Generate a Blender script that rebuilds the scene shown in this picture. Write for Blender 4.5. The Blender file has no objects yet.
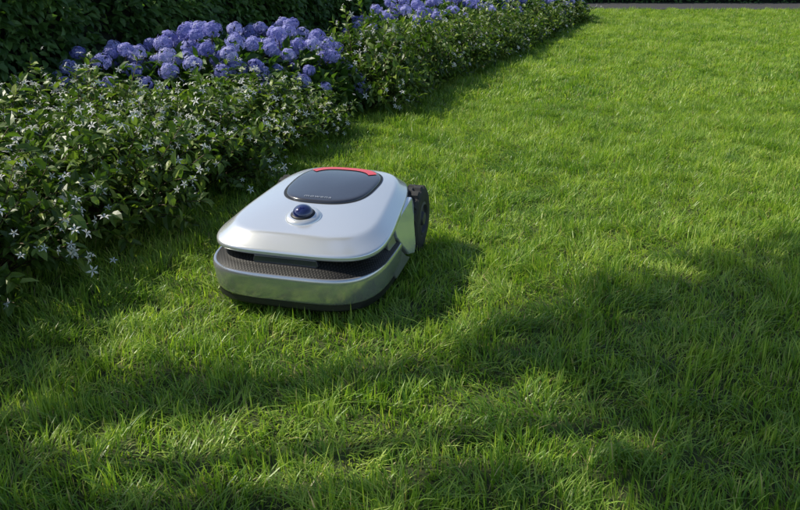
import bpy, math, random
import numpy as np
from mathutils import Vector
rng = np.random.default_rng(7)
random.seed(7)
R = math.radians
scene = bpy.context.scene

# ---------------------------------------------------------------- helpers
def link(o, parent=None):
    scene.collection.objects.link(o)
    if parent is not None:
        o.parent = parent
    return o

class Acc:
    def __init__(s):
        s.v=[]; s.t=[]; s.m=[]; s.c=[]; s.n=0
    def add(s, v, t, mat=0, col=None):
        v=np.asarray(v,float).reshape(-1,3); t=np.asarray(t,int).reshape(-1,3)
        s.v.append(v); s.t.append(t+s.n); s.m.append(np.full(len(t),mat,int))
        if col is None: col=np.zeros((len(v),3))
        s.c.append(np.broadcast_to(col,(len(v),3)))
        s.n+=len(v)
    def mesh(s, name, mats, smooth=False):
        v=np.concatenate(s.v); t=np.concatenate(s.t); m=np.concatenate(s.m); c=np.concatenate(s.c)
        me=bpy.data.meshes.new(name)
        me.vertices.add(len(v)); me.vertices.foreach_set('co', v.astype(np.float32).ravel())
        me.loops.add(t.size); me.loops.foreach_set('vertex_index', t.astype(np.int32).ravel())
        me.polygons.add(len(t))
        me.polygons.foreach_set('loop_start', np.arange(0,t.size,3,dtype=np.int32))
        me.polygons.foreach_set('loop_total', np.full(len(t),3,dtype=np.int32))
        for mt in mats: me.materials.append(mt)
        me.polygons.foreach_set('material_index', m.astype(np.int32))
        me.polygons.foreach_set('use_smooth', np.full(len(t),smooth,dtype=bool))
        a=me.attributes.new('col','FLOAT_COLOR','POINT')
        cc=np.ones((len(v),4),np.float32); cc[:,:3]=c
        a.data.foreach_set('color', cc.ravel())
        me.update(); me.validate()
        return me

def norm(a): return a/np.maximum(np.linalg.norm(a,axis=-1,keepdims=True),1e-9)

LEAF_V=np.array([[0,0,0],[.32,.46,.10],[.32,-.46,.10],[.45,0,0],[.70,.34,.05],[.70,-.34,.05],[1,0,-.14]],float)
LEAF_T=np.array([[0,3,1],[0,2,3],[1,3,4],[2,5,3],[3,6,4],[3,5,6]])
def leaves(acc, P, D, U, L, W, mat=0, tmplv=LEAF_V, tmplt=LEAF_T, c2=None):
    N=len(P)
    if N==0: return
    D=norm(D); S=norm(np.cross(U,D)); U2=np.cross(D,S)
    L=np.broadcast_to(L,(N,)); W=np.broadcast_to(W,(N,))
    v=(P[:,None,:]+D[:,None,:]*(tmplv[None,:,0,None]*L[:,None,None])
       +S[:,None,:]*(tmplv[None,:,1,None]*W[:,None,None])
       +U2[:,None,:]*(tmplv[None,:,2,None]*L[:,None,None]))
    k=len(tmplv)
    t=(tmplt[None]+np.arange(N)[:,None,None]*k).reshape(-1,3)
    r=rng.random(N)
    col=np.stack([np.repeat(r,k), np.tile(tmplv[:,0],N), np.repeat(rng.random(N) if c2 is None else c2,k)],1)
    acc.add(v.reshape(-1,3), t, mat, col)

def tube(acc, pts, rad, mat=0, sides=5):
    pts=np.asarray(pts,float); rad=np.broadcast_to(rad,(len(pts),))
    tg=norm(np.gradient(pts,axis=0)); ref=np.array([.31,.87,.37]) if abs(tg[0][2])>.8 else np.array([0,0,1.])
    s=norm(np.cross(tg,ref)); u=np.cross(s,tg)
    a=np.linspace(0,2*math.pi,sides,endpoint=False)
    v=pts[:,None]+rad[:,None,None]*(s[:,None]*np.cos(a)[None,:,None]+u[:,None]*np.sin(a)[None,:,None])
    t=[]
    for i in range(len(pts)-1):
        for j in range(sides):
            a0=i*sides+j; a1=i*sides+(j+1)%sides; b0=a0+sides; b1=a1+sides
            t+= [[a0,a1,b1],[a0,b1,b0]]
    acc.add(v.reshape(-1,3), t, mat, np.array([.5,.5,.5]))

# ---------------------------------------------------------------- materials
def newmat(name):
    m=bpy.data.materials.new(name); m.use_nodes=True
    nt=m.node_tree; nt.nodes.clear()
    return m, nt, nt.nodes.new, nt.links.new
def ramp(nt, stops):
    r=nt.nodes.new('ShaderNodeValToRGB'); e=r.color_ramp.elements
    e[0].position=stops[0][0]; e[0].color=(*stops[0][1],1)
    e[1].position=stops[-1][0]; e[1].color=(*stops[-1][1],1)
    for p,c in stops[1:-1]:
        x=e.new(p); x.color=(*c,1)
    return r
def leafmat(name, stops, rough=.45, trans=.3, tcol=(1.0,1.25,.35), patch=None, spec=.4, tipstop=None):
    m,nt,N,Lk=newmat(name)
    at=N('ShaderNodeAttribute'); at.attribute_name='col'
    sep=N('ShaderNodeSeparateColor'); Lk(at.outputs['Color'],sep.inputs[0])
    rp=ramp(nt,stops)
    geo=N('ShaderNodeNewGeometry')
    nz=N('ShaderNodeTexNoise'); nz.inputs['Scale'].default_value=patch or 3.0; nz.inputs['Detail'].default_value=3
    Lk(geo.outputs['Position'],nz.inputs['Vector'])
    ma=N('ShaderNodeMath'); ma.operation='MULTIPLY_ADD'; ma.inputs[1].default_value=1.1; ma.inputs[2].default_value=-.55
    Lk(nz.outputs['Fac'],ma.inputs[0])
    ad=N('ShaderNodeMath'); ad.operation='ADD'; ad.use_clamp=True
    Lk(ma.outputs[0],ad.inputs[0]); Lk(sep.outputs[0],ad.inputs[1])
    Lk(ad.outputs[0],rp.inputs[0])
    colout=rp.outputs[0]
    if tipstop:   # a share of blades are straw / dry
        gt=N('ShaderNodeMath'); gt.operation='LESS_THAN'; gt.inputs[1].default_value=tipstop[0]
        Lk(sep.outputs[2],gt.inputs[0])
        mx=N('ShaderNodeMix'); mx.data_type='RGBA'; Lk(gt.outputs[0],mx.inputs[0]); Lk(colout,mx.inputs[6]); mx.inputs[7].default_value=(*tipstop[1],1)
        colout=mx.outputs[2]
    p=N('ShaderNodeBsdfPrincipled'); Lk(colout,p.inputs['Base Color']); p.inputs['Roughness'].default_value=rough
    p.inputs['Specular IOR Level'].default_value=spec
    tr=N('ShaderNodeBsdfTranslucent')
    mc=N('ShaderNodeMix'); mc.data_type='RGBA'; mc.blend_type='MULTIPLY'; mc.inputs[0].default_value=1; Lk(colout,mc.inputs[6]); mc.inputs[7].default_value=(*tcol,1)
    Lk(mc.outputs[2],tr.inputs[0])
    mix=N('ShaderNodeMixShader'); mix.inputs[0].default_value=trans
    Lk(p.outputs[0],mix.inputs[1]); Lk(tr.outputs[0],mix.inputs[2])
    o=N('ShaderNodeOutputMaterial'); Lk(mix.outputs[0],o.inputs[0])
    return m
def simple(name, col, rough=.5, metal=0, spec=.5, coat=0, noise=None, bump=None, var=.15):
    m,nt,N,Lk=newmat(name)
    p=N('ShaderNodeBsdfPrincipled'); p.inputs['Base Color'].default_value=(*col,1)
    p.inputs['Roughness'].default_value=rough; p.inputs['Metallic'].default_value=metal
    p.inputs['Specular IOR Level'].default_value=spec; p.inputs['Coat Weight'].default_value=coat; p.inputs['Coat Roughness'].default_value=.05
    tc=N('ShaderNodeTexCoord')
    if noise:
        nz=N('ShaderNodeTexNoise'); nz.inputs['Scale'].default_value=noise; nz.inputs['Detail'].default_value=6
        Lk(tc.outputs['Object'],nz.inputs['Vector'])
        lo=tuple(c*(1-var) for c in col); hi=tuple(min(1,c*(1+var)) for c in col)
        rp=ramp(nt,[(.3,lo),(.7,hi)]); Lk(nz.outputs['Fac'],rp.inputs[0]); Lk(rp.outputs[0],p.inputs['Base Color'])
        if bump:
            b=N('ShaderNodeBump'); b.inputs['Strength'].default_value=bump; b.inputs['Distance'].default_value=.01
            Lk(nz.outputs['Fac'],b.inputs['Height']); Lk(b.outputs[0],p.inputs['Normal'])
    o=N('ShaderNodeOutputMaterial'); Lk(p.outputs[0],o.inputs[0])
    return m

M_grass=leafmat('grass_blade',[(0,(.115,.24,.028)),(.5,(.27,.425,.055)),(1,(.50,.61,.12))],rough=.40,trans=.42,tcol=(1.15,1.25,.5),patch=1.5,tipstop=(.06,(.58,.50,.24)),spec=.45)
M_shrub=leafmat('shrub_leaf',[(0,(.045,.085,.018)),(.6,(.12,.20,.035)),(1,(.27,.34,.07))],rough=.42,trans=.3,spec=.4)
M_hyd=leafmat('hydrangea_leaf',[(0,(.045,.10,.022)),(.6,(.085,.17,.035)),(1,(.15,.25,.05))],rough=.45,trans=.3)
M_hedge=leafmat('hedge_leaf',[(0,(.045,.105,.024)),(.6,(.095,.19,.045)),(1,(.17,.29,.07))],rough=.42,trans=.32)
M_tree=leafmat('tree_leaf',[(0,(.03,.07,.015)),(1,(.08,.14,.03))],rough=.45,trans=.25)
M_petal=leafmat('hydrangea_petal',[(0,(.20,.21,.55)),(.5,(.34,.35,.72)),(1,(.60,.60,.88))],rough=.6,trans=.3,tcol=(1,1,1.1),spec=.2,patch=5)
M_white=leafmat('white_petal',[(0,(.78,.79,.76)),(1,(.88,.88,.85))],rough=.55,trans=.25,tcol=(1,1,1),spec=.2)
M_twig=simple('twig',(.09,.06,.03),.8,noise=30)
M_bark=simple('bark',(.11,.08,.055),.9,noise=12,bump=.8,var=.4)
M_soil=simple('soil',(.035,.024,.015),.95,noise=25,bump=1,var=.5)
M_ground=simple('lawn_soil',(.05,.065,.018),.95,noise=20,bump=.6,var=.4)
M_asph=simple('asphalt',(.05,.05,.052),.85,noise=60,bump=.4,var=.3)
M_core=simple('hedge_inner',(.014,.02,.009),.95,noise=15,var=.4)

# ---------------------------------------------------------------- layout frame of the border
O=np.array([-1.9,0.0]); dvec=np.array([.391,.920]); nvec=np.array([-.920,.391])   # border edge line and its normal (away from lawn)
ang=math.atan2(dvec[1],dvec[0])
def bed(s,off):
    p=O+dvec*s+nvec*off
    return p[0],p[1]

# ground
def sheet(name,pts,z,mat):
    me=bpy.data.meshes.new(name); me.from_pydata([(x,y,z) for x,y in pts],[],[list(range(len(pts)))]); me.materials.append(mat)
    return link(bpy.data.objects.new(name,me))
sheet('ground',[(-150,-150),(150,-150),(150,150),(-150,150)],0,M_ground)
sheet('flower_bed_soil',[bed(-3,.22),bed(11.4,.22),bed(11.4,2.6),bed(-3,2.6)],.004,M_soil)
sheet('asphalt_path',[(-6,11.35),(25,11.35),(25,12.55),(-6,12.55)],.012,M_asph)

# ---------------------------------------------------------------- grass
TS=.25
def grass_tile(i, nb, wmul):
    acc=Acc()
    x=rng.random(nb)*TS-TS/2; y=rng.random(nb)*TS-TS/2
    cx=rng.random((26,2))*TS*1.4-TS*.7; ca=rng.random(26)*6.28; chh=.62+.76*rng.random(26)
    dd=((x[:,None]-cx[None,:,0])**2+(y[:,None]-cx[None,:,1])**2)
    k=dd.argmin(1)
    cl_l=rng.uniform(.25,.85,26)
    az=ca[k]+rng.normal(0,.95,nb)
    lean=np.clip(rng.normal(0,.33,nb)+cl_l[k],.02,1.5)
    h=(.024+.031*rng.random(nb)**1.2)*chh[k]
    strag=rng.random(nb)<.04; h[strag]*=1.45
    c2=rng.random(nb); h[c2<.05]*=.7
    w=(.0016+.0019*rng.random(nb)**1.3)*wmul
    f=az+math.pi/2+rng.normal(0,.6,nb)
    ts=np.array([0,.35,.7,1.0]); ws=np.array([.8,1.0,.75,0])
    ld=np.stack([np.cos(az),np.sin(az),0*az],1); sd=np.stack([np.cos(f),np.sin(f),0*f],1)
    base=np.stack([x,y,0*x-.002],1)
    vs=[];tt=[]
    for j in range(4):
        t=ts[j]
        c=base+ld*(lean*h*(.25*t+.9*t*t))[:,None]+np.array([0,0,1.])*(h*(t-.42*np.minimum(lean,1.3)*t*t))[:,None]
        if j<3:
            vs+=[c-sd*(w*ws[j]/2)[:,None], c+sd*(w*ws[j]/2)[:,None]]; tt+=[t,t]
        else: vs.append(c); tt.append(t)
    v=np.stack(vs,1)
    T=np.array([[0,1,3],[0,3,2],[2,3,5],[2,5,4],[4,5,6]])
    t=(T[None]+np.arange(nb)[:,None,None]*7).reshape(-1,3)
    cb=rng.normal(0,.12,26)
    col=np.stack([np.repeat(np.clip(rng.normal(.48,.30,nb)+cb[k],0,1),7),np.tile(np.array(tt),nb),np.repeat(c2,7)],1)
    acc.add(v.reshape(-1,3),t,0,col)
    o=bpy.data.objects.new('grass_tuft_%02d'%i, acc.mesh('grass_tuft',[M_grass],False))
    return o
gcol=bpy.data.collections.new('grass_tufts')
NEAR=6
for i in range(NEAR): gcol.objects.link(grass_tile(i,1400,1.0))
for i in range(NEAR,NEAR+4): gcol.objects.link(grass_tile(i,750,1.65))
pts=[];rot=[];idx=[];scl=[]
for a in range(-10,58):
    for b in range(0,52):
        s=(a+.5)*TS; off=-(b+.5)*TS+.25
        x,y=bed(s,off)
        if y<.45 or y>11.28 or x>.58*y+1.1 or x<-.62*y-1.0: continue
        near=y<4.6
        pts.append((x,y,.0)); rot.append((0,0,ang+random.randrange(4)*math.pi/2))
        idx.append(random.randrange(NEAR) if near else NEAR+random.randrange(4))
        z=random.uniform(.88,1.12); scl.append((1.03,1.03,z))
me=bpy.data.meshes.new('lawn_grass'); me.from_pydata(pts,[],[])
a=me.attributes.new('rot','FLOAT_VECTOR','POINT'); a.data.foreach_set('vector',np.array(rot,np.float32).ravel())
a=me.attributes.new('scl','FLOAT_VECTOR','POINT'); a.data.foreach_set('vector',np.array(scl,np.float32).ravel())
a=me.attributes.new('idx','INT','POINT'); a.data.foreach_set('value',np.array(idx,np.int32))
lawn=link(bpy.data.objects.new('lawn_grass',me))
ng=bpy.data.node_groups.new('lawn_scatter','GeometryNodeTree')
ng.interface.new_socket('Geometry',in_out='INPUT',socket_type='NodeSocketGeometry')
ng.interface.new_socket('Geometry',in_out='OUTPUT',socket_type='NodeSocketGeometry')
gi=ng.nodes.new('NodeGroupInput'); go=ng.nodes.new('NodeGroupOutput')
ci=ng.nodes.new('GeometryNodeCollectionInfo'); ci.inputs['Collection'].default_value=gcol
ci.inputs['Separate Children'].default_value=True; ci.inputs['Reset Children'].default_value=True
ip=ng.nodes.new('GeometryNodeInstanceOnPoints'); ip.inputs['Pick Instance'].default_value=True
def na(nm,ty):
    n=ng.nodes.new('GeometryNodeInputNamedAttribute'); n.data_type=ty; n.inputs['Name'].default_value=nm
    return [o for o in n.outputs if o.enabled and o.name=='Attribute'][0]
L=ng.links.new
L(gi.outputs[0],ip.inputs['Points']); L(ci.outputs[0],ip.inputs['Instance'])
L(na('idx','INT'),ip.inputs['Instance Index']); L(na('rot','FLOAT_VECTOR'),ip.inputs['Rotation']); L(na('scl','FLOAT_VECTOR'),ip.inputs['Scale'])
L(ip.outputs[0],go.inputs[0])
md=lawn.modifiers.new('scatter','NODES'); md.node_group=ng

# ---------------------------------------------------------------- shrubs
STAR_V=[];STAR_T=[]
for k in range(5):
    a=k*2*math.pi/5; c,s=math.cos(a),math.sin(a); i=len(STAR_V)
    for (r,w,z) in [(0.0,0,0),(.5,.17,.22),(.5,-.17,.22),(1.0,0,.05)]:
        STAR_V.append([r*c-w*s,r*s+w*c,z])
    STAR_T+=[[i,i+2,i+1],[i+1,i+2,i+3]]
STAR_V=np.array(STAR_V);STAR_T=np.array(STAR_T)

def shrub_mesh(name, rx, h, nst, nfl, llen):
    acc=Acc()
    P=[];D=[];U=[];FP=[];FD=[]
    for k in range(nst):
        a=rng.random()*6.283; q=rng.random()**.45
        tip=np.array([math.cos(a)*q*rx, math.sin(a)*q*rx, h*(math.sqrt(max(0,1-q*q*.97)))*rng.uniform(.55,1.12)])
        if rng.random()<.18: tip*=np.array([1.14,1.14,1.22])
        b=np.array([math.cos(a)*q*rx*.3, math.sin(a)*q*rx*.3, 0])
        mid=(tip+b)/2+np.array([0,0,.16*h])+rng.normal(0,.03,3)
        t=np.linspace(0,1,7)[:,None]
        c=(1-t)**2*b+2*t*(1-t)*mid+t*t*tip
        tube(acc,c,np.linspace(.003,.0012,7),1,3)
        nl=18
        tt=np.linspace(.35,1,nl)+rng.normal(0,.01,nl); tt=np.clip(tt,0,1)[:,None]
        pos=(1-tt)**2*b+2*tt*(1-tt)*mid+tt*tt*tip
        tg=norm(2*(1-tt)*(mid-b)+2*tt*(tip-mid))
        phi=np.arange(nl)*2.4+rng.random()*6
        ref=norm(np.cross(tg,np.array([.2,.1,1.]))); r2=np.cross(tg,ref)
        side=ref*np.cos(phi)[:,None]+r2*np.sin(phi)[:,None]
        d=norm(side+tg*.55+np.array([0,0,.12])+rng.normal(0,.2,(nl,3)))
        P.append(pos);D.append(d);U.append(norm(np.array([0,0,1.])+rng.normal(0,.4,(nl,3))))
        if rng.random()<nfl:
            for _ in range(rng.integers(1,5)):
                FP.append(tip+rng.normal(0,.026,3)+np.array([0,0,.012])); FD.append(norm(tip*np.array([1,1,.6])/max(rx,.01)+rng.normal(0,.6,3)+np.array([0,0,.3])))
    P=np.concatenate(P);D=np.concatenate(D);U=np.concatenate(U);N=len(P)
    Ls=llen*rng.uniform(.5,1.2,N)
    leaves(acc,P,D,U,Ls,Ls*rng.uniform(.45,.62,N),0)
    if FP:
        FP=np.array(FP);FD=np.array(FD)
        ref=norm(np.cross(FD,rng.normal(0,1,FD.shape)))
        sz=rng.uniform(.011,.021,len(FP))
        leaves(acc,FP,ref,FD,sz,sz,2,STAR_V,STAR_T)
    me=acc.mesh(name,[M_shrub,M_twig,M_white])
    return me
sh_fl=[shrub_mesh('flowering_shrub_m%d'%i,.42,.41,235,.58,.048) for i in range(3)]
sh_lt=[shrub_mesh('flowering_shrub_s%d'%i,.35,.36,190,.18,.045) for i in range(3)]
def place(name,me,s,off,sc=1,zs=1,rz=None):
    o=bpy.data.objects.new(name,me); x,y=bed(s,off); o.location=(x,y,.0)
    o.rotation_euler=(0,0,random.random()*6.28 if rz is None else rz); o.scale=(sc,sc,sc*zs)
    return link(o)
for s,off,sc,zs in [(1.0,.30,1,1),(1.55,.20,1,.92),(1.3,.82,1.1,.92),(2.1,.22,1.05,.95),(2.0,.85,1.1,.95),(2.65,.20,1.0,1),(2.7,.78,1.05,.97),(3.2,.23,.95,.95),(3.25,.78,1.0,.92),(.45,.35,1,1),(.4,.9,1,1.0),(3.7,.28,.92,.88),(-.1,.4,1,1)]:
    place('flowering_shrub',random.choice(sh_fl),s,off,sc,zs)
s=4.85
place('flowering_shrub',sh_lt[0],4.1,.22,.8,.8)
while s<10.4:
    place('flowering_shrub',random.choice(sh_lt),s,.24+random.uniform(-.07,.07),random.uniform(.88,1.14),random.uniform(.85,1.12)*(1 if s<8 else .85)); s+=.38

# hydrangea
PET_V=[];PET_T=[]
for k in range(4):
    a=k*math.pi/2; c,s_=math.cos(a),math.sin(a); i=len(PET_V)
    for (r,w,z) in [(0.05,0,0),(.55,.46,.10),(.55,-.46,.10),(1.0,.2,.02),(1.0,-.2,.02)]:
        PET_V.append([r*c-w*s_,r*s_+w*c,z])
    PET_T+=[[i,i+2,i+1],[i+1,i+2,i+4],[i+1,i+4,i+3]]
PET_V=np.array(PET_V);PET_T=np.array(PET_T)
def hyd_mesh(name, rx, h, nhead):
    acc=Acc()
    N=1700
    a=rng.random(N)*6.283; q=np.sqrt(rng.random(N)); dep=rng.uniform(.55,1.0,N)
    el=np.sqrt(np.clip(1-q*q*.9,0,1))
    P=np.stack([np.cos(a)*q*rx,np.sin(a)*q*rx,h*el*dep*.97],1)
    P[:,2]=np.maximum(P[:,2]*rng.uniform(.5,1,N)**.5,.02)
    out=norm(P*np.array([1,1,.4])+1e-3)
    D=norm(out+rng.normal(0,.55,(N,3))); U=norm(np.array([0,0,1.])+out*.4+rng.normal(0,.3,(N,3)))
    Ls=rng.uniform(.055,.095,N); leaves(acc,P,D,U,Ls,Ls*.62,0)
    H=[];tries=0
    while len(H)<nhead and tries<9000:
        tries+=1
        aa=rng.random()*6.283; qq=math.sqrt(rng.random())
        zz=h*math.sqrt(max(.03,1-qq*qq*.92))*rng.uniform(.84,1.14)
        p=np.array([math.cos(aa)*qq*rx,math.sin(aa)*qq*rx,zz])
        if all(np.linalg.norm(p-g)>.072 for g in H): H.append(p)
    for p in H:
        r=rng.uniform(.033,.050); up=norm(p*np.array([1,1,.9])+np.array([0,0,.25])+rng.normal(0,.15,3))
        n=90; i=np.arange(n)+.5; ph=np.arccos(1-1.62*i/n); th=i*2.39996
        loc=np.stack([np.cos(th)*np.sin(ph),np.sin(th)*np.sin(ph),np.cos(ph)],1)
        e1=norm(np.cross(up,np.array([.3,.8,.1])));e2=np.cross(up,e1)
        nd=loc[:,0:1]*e1+loc[:,1:2]*e2+loc[:,2:3]*up
        nd=norm(nd+rng.normal(0,.25,nd.shape))
        lump=1+.12*np.sin(loc[:,0:1]*5+r*900)*np.cos(loc[:,1:2]*4+r*400)
        pp=p+nd*r*lump*rng.uniform(.80,1.10,(n,1))*np.array([1,1,.86])
        ref=norm(np.cross(nd,rng.normal(0,1,nd.shape)))
        sz=rng.uniform(.0085,.012,n)
        t0=rng.random()
        leaves(acc,pp,ref,nd,sz,sz,1,PET_V,PET_T)
        c=acc.c[-1].copy(); c[:,0]=np.clip(c[:,0]*.45+t0*.6-.02,0,1); acc.c[-1]=c
        base=np.array([p[0]*.35,p[1]*.35,0]); t=np.linspace(0,1,6)[:,None]
        tube(acc,base*(1-t)+(p-up*r*.3)*t+np.array([0,0,.06])*np.sin(t*3.14),.003,2,4)
    return acc.mesh(name,[M_hyd,M_petal,M_twig])
hy=[hyd_mesh('hydrangea_m0',.52,.46,60),hyd_mesh('hydrangea_m1',.46,.43,52),hyd_mesh('hydrangea_m2',.40,.40,42)]
for k,s,off,sc in [(0,4.15,.78,1.0),(1,4.55,.55,.95),(2,3.75,1.08,.95),(1,5.2,.95,.9),
                   (1,6.6,.76,1.0),(2,7.2,.74,1.0),(0,7.8,.72,.9),(1,8.6,.62,1.0),(2,9.15,.58,1.1),(1,9.7,.56,1.0),(2,10.2,.52,1.1),(1,10.7,.5,1.0)]:
    place('hydrangea_bush',hy[k],s,off,sc)

# hedges
def hedge(name, s0, s1, depth, H, n, llen, loc, rz):
    acc=Acc(); Lg=s1-s0
    nx=int(Lg/.25)+1
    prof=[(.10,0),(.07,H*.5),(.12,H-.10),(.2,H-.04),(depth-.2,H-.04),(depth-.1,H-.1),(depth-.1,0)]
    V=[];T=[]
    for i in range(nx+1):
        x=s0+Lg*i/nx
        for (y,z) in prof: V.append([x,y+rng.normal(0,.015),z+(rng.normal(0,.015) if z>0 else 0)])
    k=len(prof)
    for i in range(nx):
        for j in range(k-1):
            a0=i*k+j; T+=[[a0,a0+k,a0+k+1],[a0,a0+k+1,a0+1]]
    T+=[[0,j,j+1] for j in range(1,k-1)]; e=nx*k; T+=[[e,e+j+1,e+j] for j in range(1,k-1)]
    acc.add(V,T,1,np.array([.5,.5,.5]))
    nf=int(n*H/(H+depth*.6)); ntp=n-nf
    x=s0+rng.random(nf)*Lg; z=rng.random(nf)*H
    bul=.05*np.sin(x*5.1+z*4)+.04*np.sin(x*11.3+2)+.03*np.sin(z*13+x*3)
    P=np.stack([x,-bul*.8+rng.random(nf)**1.5*.12-.01,z],1)
    D=norm(np.stack([rng.normal(0,.7,nf),-.35-rng.random(nf)*.5,rng.normal(-.35,.45,nf)],1)); U=norm(np.stack([rng.normal(0,.35,nf),-.7+0*x,.6+rng.normal(0,.3,nf)],1))
    Ls=llen*rng.uniform(.6,1.25,nf); leaves(acc,P,D,U,Ls,Ls*.66,0)
    x=s0+rng.random(ntp)*Lg; y=rng.random(ntp)*depth
    P=np.stack([x,y,H+.03*np.sin(x*7+y*5)-rng.random(ntp)*.08],1)
    D=norm(rng.normal(0,1,(ntp,3))*np.array([1,1,.4])+np.array([0,0,.3])); U=norm(np.array([0,0,1.])+rng.normal(0,.4,(ntp,3)))
    Ls=llen*rng.uniform(.6,1.25,ntp); leaves(acc,P,D,U,Ls,Ls*.66,0)
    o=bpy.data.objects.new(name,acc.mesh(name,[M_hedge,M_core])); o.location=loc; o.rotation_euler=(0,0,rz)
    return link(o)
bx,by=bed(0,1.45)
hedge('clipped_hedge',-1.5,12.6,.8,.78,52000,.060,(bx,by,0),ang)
hedge('clipped_hedge.001',-5,20,.9,1.1,24000,.06,(0,12.75,0),0)

# ---------------------------------------------------------------- sun direction
EL=R(44); AZ=math.atan2(.31,-.95)
sdir=np.array([math.cos(EL)*math.cos(AZ),math.cos(EL)*math.sin(AZ),math.sin(EL)])

# tree beside the hedge (out of frame) that throws the dappled shade on the lawn
acc=Acc()
cl=[(1.0,1.84,.27),(.72,1.70,.25),(.42,1.60,.18),(1.35,1.95,.35),(1.0,1.42,.26),(.65,1.38,.2),(.95,1.05,.20),(.55,1.10,.11),
    (-.80,1.52,.15),(-.45,1.44,.09),(-.72,1.08,.16),(-.30,1.00,.10),(.15,1.10,.08),(.0,.6,.25),(.8,.6,.25),(-.8,.6,.3),(1.7,1.9,.35),(1.7,1.3,.35),(-.2,.1,.45),(.8,.0,.45),(1.5,.6,.4),(2.2,1.6,.4)]
root=np.array([-4.3,1.3,0.]); fork=np.array([-4.1,1.4,1.5])
tr=np.linspace(0,1,9)[:,None]
tube(acc,root*(1-tr)+fork*tr+np.array([.05,.03,0])*np.sin(tr*5),np.linspace(.13,.085,9),1,10)
for i,(gx,gy,r) in enumerate(cl):
    h=2.9+.5*math.sin(i*1.7)
    c=np.array([gx,gy,0])+sdir*h/sdir[2]
    mid=fork*.5+c*.5+np.array([0,0,.25])
    t=np.linspace(0,1,8)[:,None]
    tube(acc,(1-t)**2*fork+2*t*(1-t)*mid+t*t*c,np.linspace(.04,.006,8),1,6)
    n=int(4200*r*r*2.1)+40
    g=norm(rng.normal(0,1,(n,3)))*(rng.random((n,1))**.5)*r*rng.uniform(.8,1.3,(n,1))
    leaves(acc,c+g,rng.normal(0,1,(n,3))+np.array([0,0,-.3]),norm(rng.normal(0,.6,(n,3))+np.array([0,0,1.])),rng.uniform(.05,.08,n),rng.uniform(.03,.045,n),0)
link(bpy.data.objects.new('broadleaf_tree',acc.mesh('broadleaf_tree',[M_tree,M_bark])))

# ---------------------------------------------------------------- robotic mower
M_shell=simple('silver_paint',(.84,.86,.88),.20,metal=.6,coat=.6)
M_side=simple('silver_side',(.30,.30,.31),.32,metal=.6,coat=.3)
M_bump=simple('brushed_bumper',(.64,.64,.66),.22,metal=.75,noise=3,var=.06,coat=.4)
M_lid=simple('gloss_lid',(.04,.042,.055),.18,spec=.6,coat=.7)
M_black=simple('black_plastic',(.018,.018,.02),.45)
M_dark=simple('dark_grey_plastic',(.06,.06,.065),.5,noise=80,var=.1)
M_red=simple('red_strip',(.75,.03,.03),.3,coat=.4)
M_lens=simple('lens_glass',(.008,.014,.10),.05,spec=.9,coat=1)
M_rub=simple('rubber',(.03,.03,.03),.75,noise=40,var=.3)
M_text=simple('lettering',(.45,.46,.48),.4,metal=.5)
M_carb,nt,N,Lk=newmat('ribbed_weave')
tc=N('ShaderNodeTexCoord')
mp=N('ShaderNodeMapping'); mp.inputs['Rotation'].default_value=(0,0,R(32)); Lk(tc.outputs['Object'],mp.inputs['Vector'])
w=N('ShaderNodeTexWave'); w.bands_direction='X'; w.inputs['Scale'].default_value=46; w.inputs['Distortion'].default_value=0
mp2=N('ShaderNodeMapping'); mp2.inputs['Rotation'].default_value=(0,0,R(-32)); Lk(tc.outputs['Object'],mp2.inputs['Vector'])
w2=N('ShaderNodeTexWave'); w2.bands_direction='X'; w2.inputs['Scale'].default_value=46
Lk(mp.outputs[0],w.inputs[0]); Lk(mp2.outputs[0],w2.inputs[0])
mm=N('ShaderNodeMath'); mm.operation='MULTIPLY'; Lk(w2.outputs['Fac'],mm.inputs[0]); Lk(w.outputs['Fac'],mm.inputs[1])
rp=ramp(nt,[(.1,(.008,.008,.008)),(.8,(.032,.029,.027))]); Lk(mm.outputs[0],rp.inputs[0])
p=N('ShaderNodeBsdfPrincipled'); Lk(rp.outputs[0],p.inputs['Base Color']); p.inputs['Roughness'].default_value=.55; p.inputs['Specular IOR Level'].default_value=.3
b=N('ShaderNodeBump'); b.inputs['Strength'].default_value=.5; b.inputs['Distance'].default_value=.001; Lk(mm.outputs[0],b.inputs['Height']); Lk(b.outputs[0],p.inputs['Normal'])
o=N('ShaderNodeOutputMaterial'); Lk(p.outputs[0],o.inputs[0])

mower=bpy.data.objects.new('robotic_lawn_mower',None); link(mower)
def part(name,V,F,mats,smooth=True,bevel=None,fm=None,auto=35):
    me=bpy.data.meshes.new(name); me.from_pydata([tuple(v) for v in V],[],[tuple(f) for f in F])
    for m in (mats if isinstance(mats,list) else [mats]): me.materials.append(m)
    if fm: me.polygons.foreach_set('material_index',fm)
    me.polygons.foreach_set('use_smooth',[smooth]*len(me.polygons)); me.update()
    o=link(bpy.data.objects.new(name,me),mower)
    import bmesh
    bm=bmesh.new(); bm.from_mesh(me); bmesh.ops.recalc_face_normals(bm,faces=bm.faces); bm.to_mesh(me); bm.free()
    if smooth: me.set_sharp_from_angle(angle=R(auto))
    if bevel:
        b=o.modifiers.new('b','BEVEL'); b.width=bevel; b.segments=3; b.limit_method='ANGLE'; b.angle_limit=R(30)
    return o
HA,HB,HN,HT=.209,.290,4.2,.145
def outl(t,a,b,n,yo=0,taper=HT):
    c,s=math.cos(t),math.sin(t)
    r=(abs(c/a)**n+abs(s/b)**n)**(-1/n)
    x,y=r*c,r*s
    return x*(1-taper*y/HB), y+yo
ys=np.linspace(-.33,.33,67); rz=np.interp(ys,[-.31,-.22,-.1,.05,.18,.26,.31],[.149,.155,.164,.175,.184,.187,.183]); kk=np.ones(13)/13; rzs=np.convolve(np.pad(rz,6,mode='edge'),kk,'valid')
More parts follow.
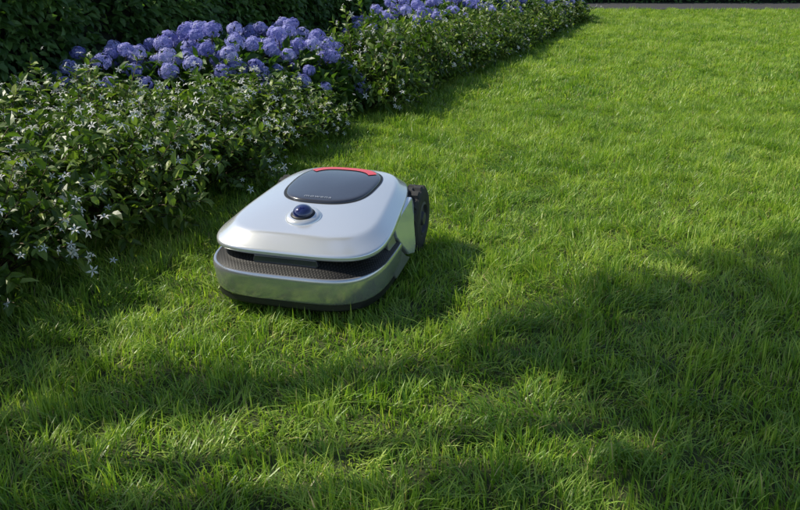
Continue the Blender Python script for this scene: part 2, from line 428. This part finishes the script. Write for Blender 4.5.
def rimz_s(y): return float(np.interp(y,ys,rzs))
def hoodz(x,y):
    xx=abs(x/(1-HT*y/HB))/HA; yy=abs(y)/HB
    r=min(1,(xx**2.8+yy**2.8)**(1/2.8))
    r2=min(1,(xx**HN+yy**HN)**(1/HN))
    u=min(1,(1-r2)/.17); u=u if u<.8 else .8+.15*(1-math.exp(-(u-.8)/.15*1.0)) # straight chamfer easing into the top
    return rimz_s(y)+.024*u+.014*(1-r2**2.4)+.010*(1-r*r)
NT=160; rings=list(np.linspace(0.04,.78,20))+[.80,.82,.84,.86,.88,.91,.94,.965,.985,1.0]
V=[(0,0,hoodz(0,0))];F=[]
for rr in rings:
    for k in range(NT):
        x,y=outl(2*math.pi*k/NT,HA,HB,HN)
        yy=y*rr; xx=x/(1-HT*y/HB)*rr*(1-HT*yy/HB)
        V.append((xx,yy,hoodz(xx,yy)))
for (sc,dz) in [(1.005,-.003),(1.006,-.011),(.988,-.015),(.93,-.010)]:
    for k in range(NT):
        x,y=outl(2*math.pi*k/NT,HA,HB,HN); V.append((x*sc,y*sc,rimz_s(y)+dz))
nr=len(rings)+4
for k in range(NT): F.append((0,1+k,1+(k+1)%NT))
for i in range(nr-1):
    for k in range(NT):
        a0=1+i*NT+k;a1=1+i*NT+(k+1)%NT; F.append((a0,a0+NT,a1+NT,a1))
part('hood',V,F,M_shell,auto=60)
# lid
LA,LB,LY=.120,.148,.068
def lidp(t,rr,ex=0):
    c,s=math.cos(t),math.sin(t); n=2.8
    r=(abs(c/(LA+ex))**n+abs(s/(LB+ex))**n)**(-1/n)*rr
    x,y=r*c,r*s
    x*=(1+.04*y/LB)
    return x,y+LY
V=[(0,LY,hoodz(0,LY)+.006)];F=[]
rl=list(np.linspace(.1,.92,14))+[.96,.985,1.0]
for rr in rl:
    for k in range(NT):
        x,y=lidp(2*math.pi*k/NT,rr); e=.006 if rr<.95 else {.96:.0056,.985:.0045,1.0:.0015}[rr]
        V.append((x,y,hoodz(x,y)+e))
for k in range(NT):
    x,y=lidp(2*math.pi*k/NT,1.0); V.append((x,y,hoodz(x,y)-.006))
for k in range(NT): F.append((0,1+k,1+(k+1)%NT))
for i in range(len(rl)):
    for k in range(NT):
        a0=1+i*NT+k;a1=1+i*NT+(k+1)%NT; F.append((a0,a0+NT,a1+NT,a1))
part('lid',V,F,M_lid,auto=50)
def ribbon(name,fa,fb,ts,dz,mat,closed=False):
    V=[];F=[];n=len(ts)
    for t in ts:
        for f in (fa,fb):
            x,y=f(t); V.append((x,y,hoodz(x,y)+dz))
    m=n if closed else n-1
    for i in range(m):
        j=(i+1)%n; F.append((2*i,2*i+1,2*j+1,2*j))
    return part(name,V,F,mat)
tsf=[2*math.pi*k/NT for k in range(NT)]
ribbon('lid_seam',lambda t:lidp(t,1.0,-.001),lambda t:lidp(t,1.0,.005),tsf,.0009,M_black,True)
tr_=np.linspace(R(44),R(136),50)
ribbon('red_strip',lambda t:lidp(t,.74),lambda t:lidp(t,.92),tr_,.0078,M_red)
# text
cu=bpy.data.curves.new('lettering','FONT'); cu.body='mowena'; cu.size=.020; cu.align_x='CENTER'; cu.space_character=1.15
to=bpy.data.objects.new('lettering',cu); scene.collection.objects.link(to)
bpy.context.view_layer.update()
dg=bpy.context.evaluated_depsgraph_get(); tme=bpy.data.meshes.new_from_object(to.evaluated_get(dg))
scene.collection.objects.unlink(to); bpy.data.objects.remove(to)
for v in tme.vertices:
    x=v.co.x; y=v.co.y+LY-.130
    v.co=(x,y,hoodz(x,y)+.0074)
tme.materials.clear(); tme.materials.append(M_text)
link(bpy.data.objects.new('lettering',tme),mower)
def lathe(name,prof,mat,loc,rx=0,n=40,ry=0):
    V=[];F=[]
    for (r,z) in prof:
        for k in range(n):
            a=2*math.pi*k/n; V.append((r*math.cos(a),r*math.sin(a),z))
    for i in range(len(prof)-1):
        for k in range(n):
            a0=i*n+k;a1=i*n+(k+1)%n; F.append((a0,a1,a1+n,a0+n))
    o=part(name,V,F,mat,auto=40); o.location=loc; o.rotation_euler=(rx,ry,0); return o
DY=-.162; dz=hoodz(0,DY)
lathe('lens_ring',[(.046,-.010),(.046,.000),(.043,.004),(.036,.008),(.031,.008),(.030,.0)],M_shell,(0,DY,dz+.001),R(12))
lathe('lens_collar',[(.030,.0),(.0295,.010),(.027,.012),(.02,.011)],M_black,(0,DY,dz+.001),R(12))
lathe('lens_dome',[(.026*math.cos(t),.010+.021*math.sin(t)) for t in np.linspace(0,1.5707,12)],M_lens,(0,DY,dz+.001),R(12))
def loft(name,levels,a,b,n,mat,taper=.10,t0=0,t1=2*math.pi,closed=True,cap=True,auto=40):
    V=[];F=[];m=NT if closed else NT+1
    for (sc,z,dy) in levels:
        for k in range(m):
            t=t0+(t1-t0)*k/NT; x,y=outl(t,a,b,n,0,taper); V.append((x*sc,y*sc+dy,z))
    for i in range(len(levels)-1):
        for k in range(NT):
            a0=i*m+k;a1=i*m+(k+1)%m; F.append((a0,a1,a1+m,a0+m))
    if cap and closed:
        F.append(tuple(range(m))); F.append(tuple(range((len(levels)-1)*m,len(levels)*m)))
    return part(name,V,F,mat,auto=auto)
loft('chassis',[(.80,.030,0),(.90,.036,0),(.93,.07,0),(.90,.15,0),(.80,.172,0)],.200,.285,3.2,M_black)
T0=R(192);T1=R(348)
prof=[(.93,.034,0),(.972,.037,0),(.988,.046,0),(1.006,.093,0),(1.006,.102,0),(.998,.106,0),(.987,.1065,0),(.978,.1055,0)]
loft('bumper',prof,.224,.330,4.0,M_bump,taper=.05,t0=T0,t1=T1,closed=False)
loft('bumper_skirt',[(.90,.014,0),(.955,.016,0),(.972,.022,0),(.974,.0365,0)],.224,.330,4.0,M_black,taper=.05,t0=T0,t1=T1,closed=False)
loft('bumper_shelf',[(.980,.1052,0),(.972,.108,0),(.92,.114,0),(.88,.120,0),(.82,.138,0)],.224,.330,4.0,M_carb,taper=.05,t0=T0,t1=T1,closed=False)
def plate(name,poly,x0,x1,mat,mir,bev=.004,lean=0):
    V=[];F=[];n=len(poly)
    for x in (x0,x1):
        for (y,z) in poly:
            V.append((mir*(x-lean*(z-.06)),y,z))
    F=[tuple(range(n)),tuple(range(2*n-1,n-1,-1))]+[(i,(i+1)%n,n+(i+1)%n,n+i) for i in range(n)]
    return part(name,V,F,mat,smooth=False,bevel=bev)
for mir in (1,-1):
    plate('side_panel',[(-.06,.155),(.02,.165),(.14,.175),(.145,.150),(.112,.105),(.092,.055),(.065,.036),(.02,.050),(-.02,.085),(-.05,.120)],.165,.230,M_shell,mir,lean=.20)
    plate('side_sill',[(-.12,.144),(-.068,.144),(-.056,.116),(-.026,.081),(.016,.046),(.05,.030),(-.06,.026),(-.10,.026),(-.125,.06)],.165,.222,M_side,mir,lean=.16)
    wr,ww=.097,.056
    V=[];F=[];n=96;prof=[(.045,-ww/2+.004),(.055,-ww/2),(.076,-ww/2),(.088,-ww/2+.003),(wr,-ww/2+.008),(wr,-.002),(wr,.002),(wr,ww/2-.008),(.088,ww/2-.003),(.076,ww/2),(.055,ww/2),(.045,ww/2-.004)]
    for (r,xx) in prof:
        for k in range(n):
            rr=r
            sh=0 if xx<0 else 3
            if r>=wr-.001: rr=r-(.007 if ((k+sh)%6)<2 else 0)
            a=2*math.pi*k/n; V.append((xx,rr*math.cos(a),rr*math.sin(a)))
    for i in range(len(prof)-1):
        for k in range(n):
            a0=i*n+k;a1=i*n+(k+1)%n; F.append((a0,a1,a1+n,a0+n))
    o=part('rear_wheel',V,F,M_rub,smooth=False); o.location=(mir*.196,.214,.087)
    V=[];F=[];n=30
    prof=[(.05,-.02),(.05,.020),(.043,.023),(.04,.014),(.022,.014),(.018,.024),(.001,.025)]
    for (r,xx) in prof:
        for k in range(n):
            a=2*math.pi*k/n; V.append((mir*xx,r*math.cos(a),r*math.sin(a)))
    for i in range(len(prof)-1):
        for k in range(n):
            a0=i*n+k;a1=i*n+(k+1)%n; F.append((a0,a1,a1+n,a0+n))
    o=part('wheel_hub',V,F,M_dark,auto=30); o.location=(mir*.202,.214,.087)
V=[];F=[]
poly=[(-.085,.122),(-.075,.112),(.075,.112),(.085,.122),(.08,.139),(-.08,.139)]
n=len(poly)
for y in (-.292,-.25):
    for (x,z) in poly: V.append((x,y,z))
F=[tuple(range(n)),tuple(range(2*n-1,n-1,-1))]+[(i,(i+1)%n,n+(i+1)%n,n+i) for i in range(n)]
part('lip_shadow_bar',V,F,M_lid,smooth=False,bevel=.003)  # dark bar standing in for the shadow line in the gap under the hood lip
mower.location=(-.210,2.093,.022); mower.rotation_euler=(0,0,R(-15)); mower.scale=(1.04,1.04,1.04)

# ---------------------------------------------------------------- light, world, camera
sun=bpy.data.lights.new('sun','SUN'); sun.energy=5.0; sun.angle=R(.53); sun.color=(1,.94,.80)
so=link(bpy.data.objects.new('sun',sun)); so.rotation_euler=Vector(sdir).to_track_quat('Z','Y').to_euler()
w=bpy.data.worlds.new('World'); scene.world=w; w.use_nodes=True; nt=w.node_tree
sk=nt.nodes.new('ShaderNodeTexSky'); sk.sky_type='NISHITA'; sk.sun_disc=False; sk.sun_elevation=EL; sk.sun_rotation=math.atan2(sdir[0],sdir[1])%(2*math.pi)
bg=nt.nodes['Background']; nt.links.new(sk.outputs[0],bg.inputs[0]); bg.inputs[1].default_value=.135
cam=bpy.data.cameras.new('cam'); cam.lens=35; cam.sensor_width=36; cam.clip_end=500; cam.clip_start=.05
co=link(bpy.data.objects.new('camera',cam)); co.location=(0,0,.9); co.rotation_euler=(R(68),0,0)
scene.camera=co
scene.view_settings.view_transform='Standard'; scene.view_settings.look='None'; scene.view_settings.exposure=0
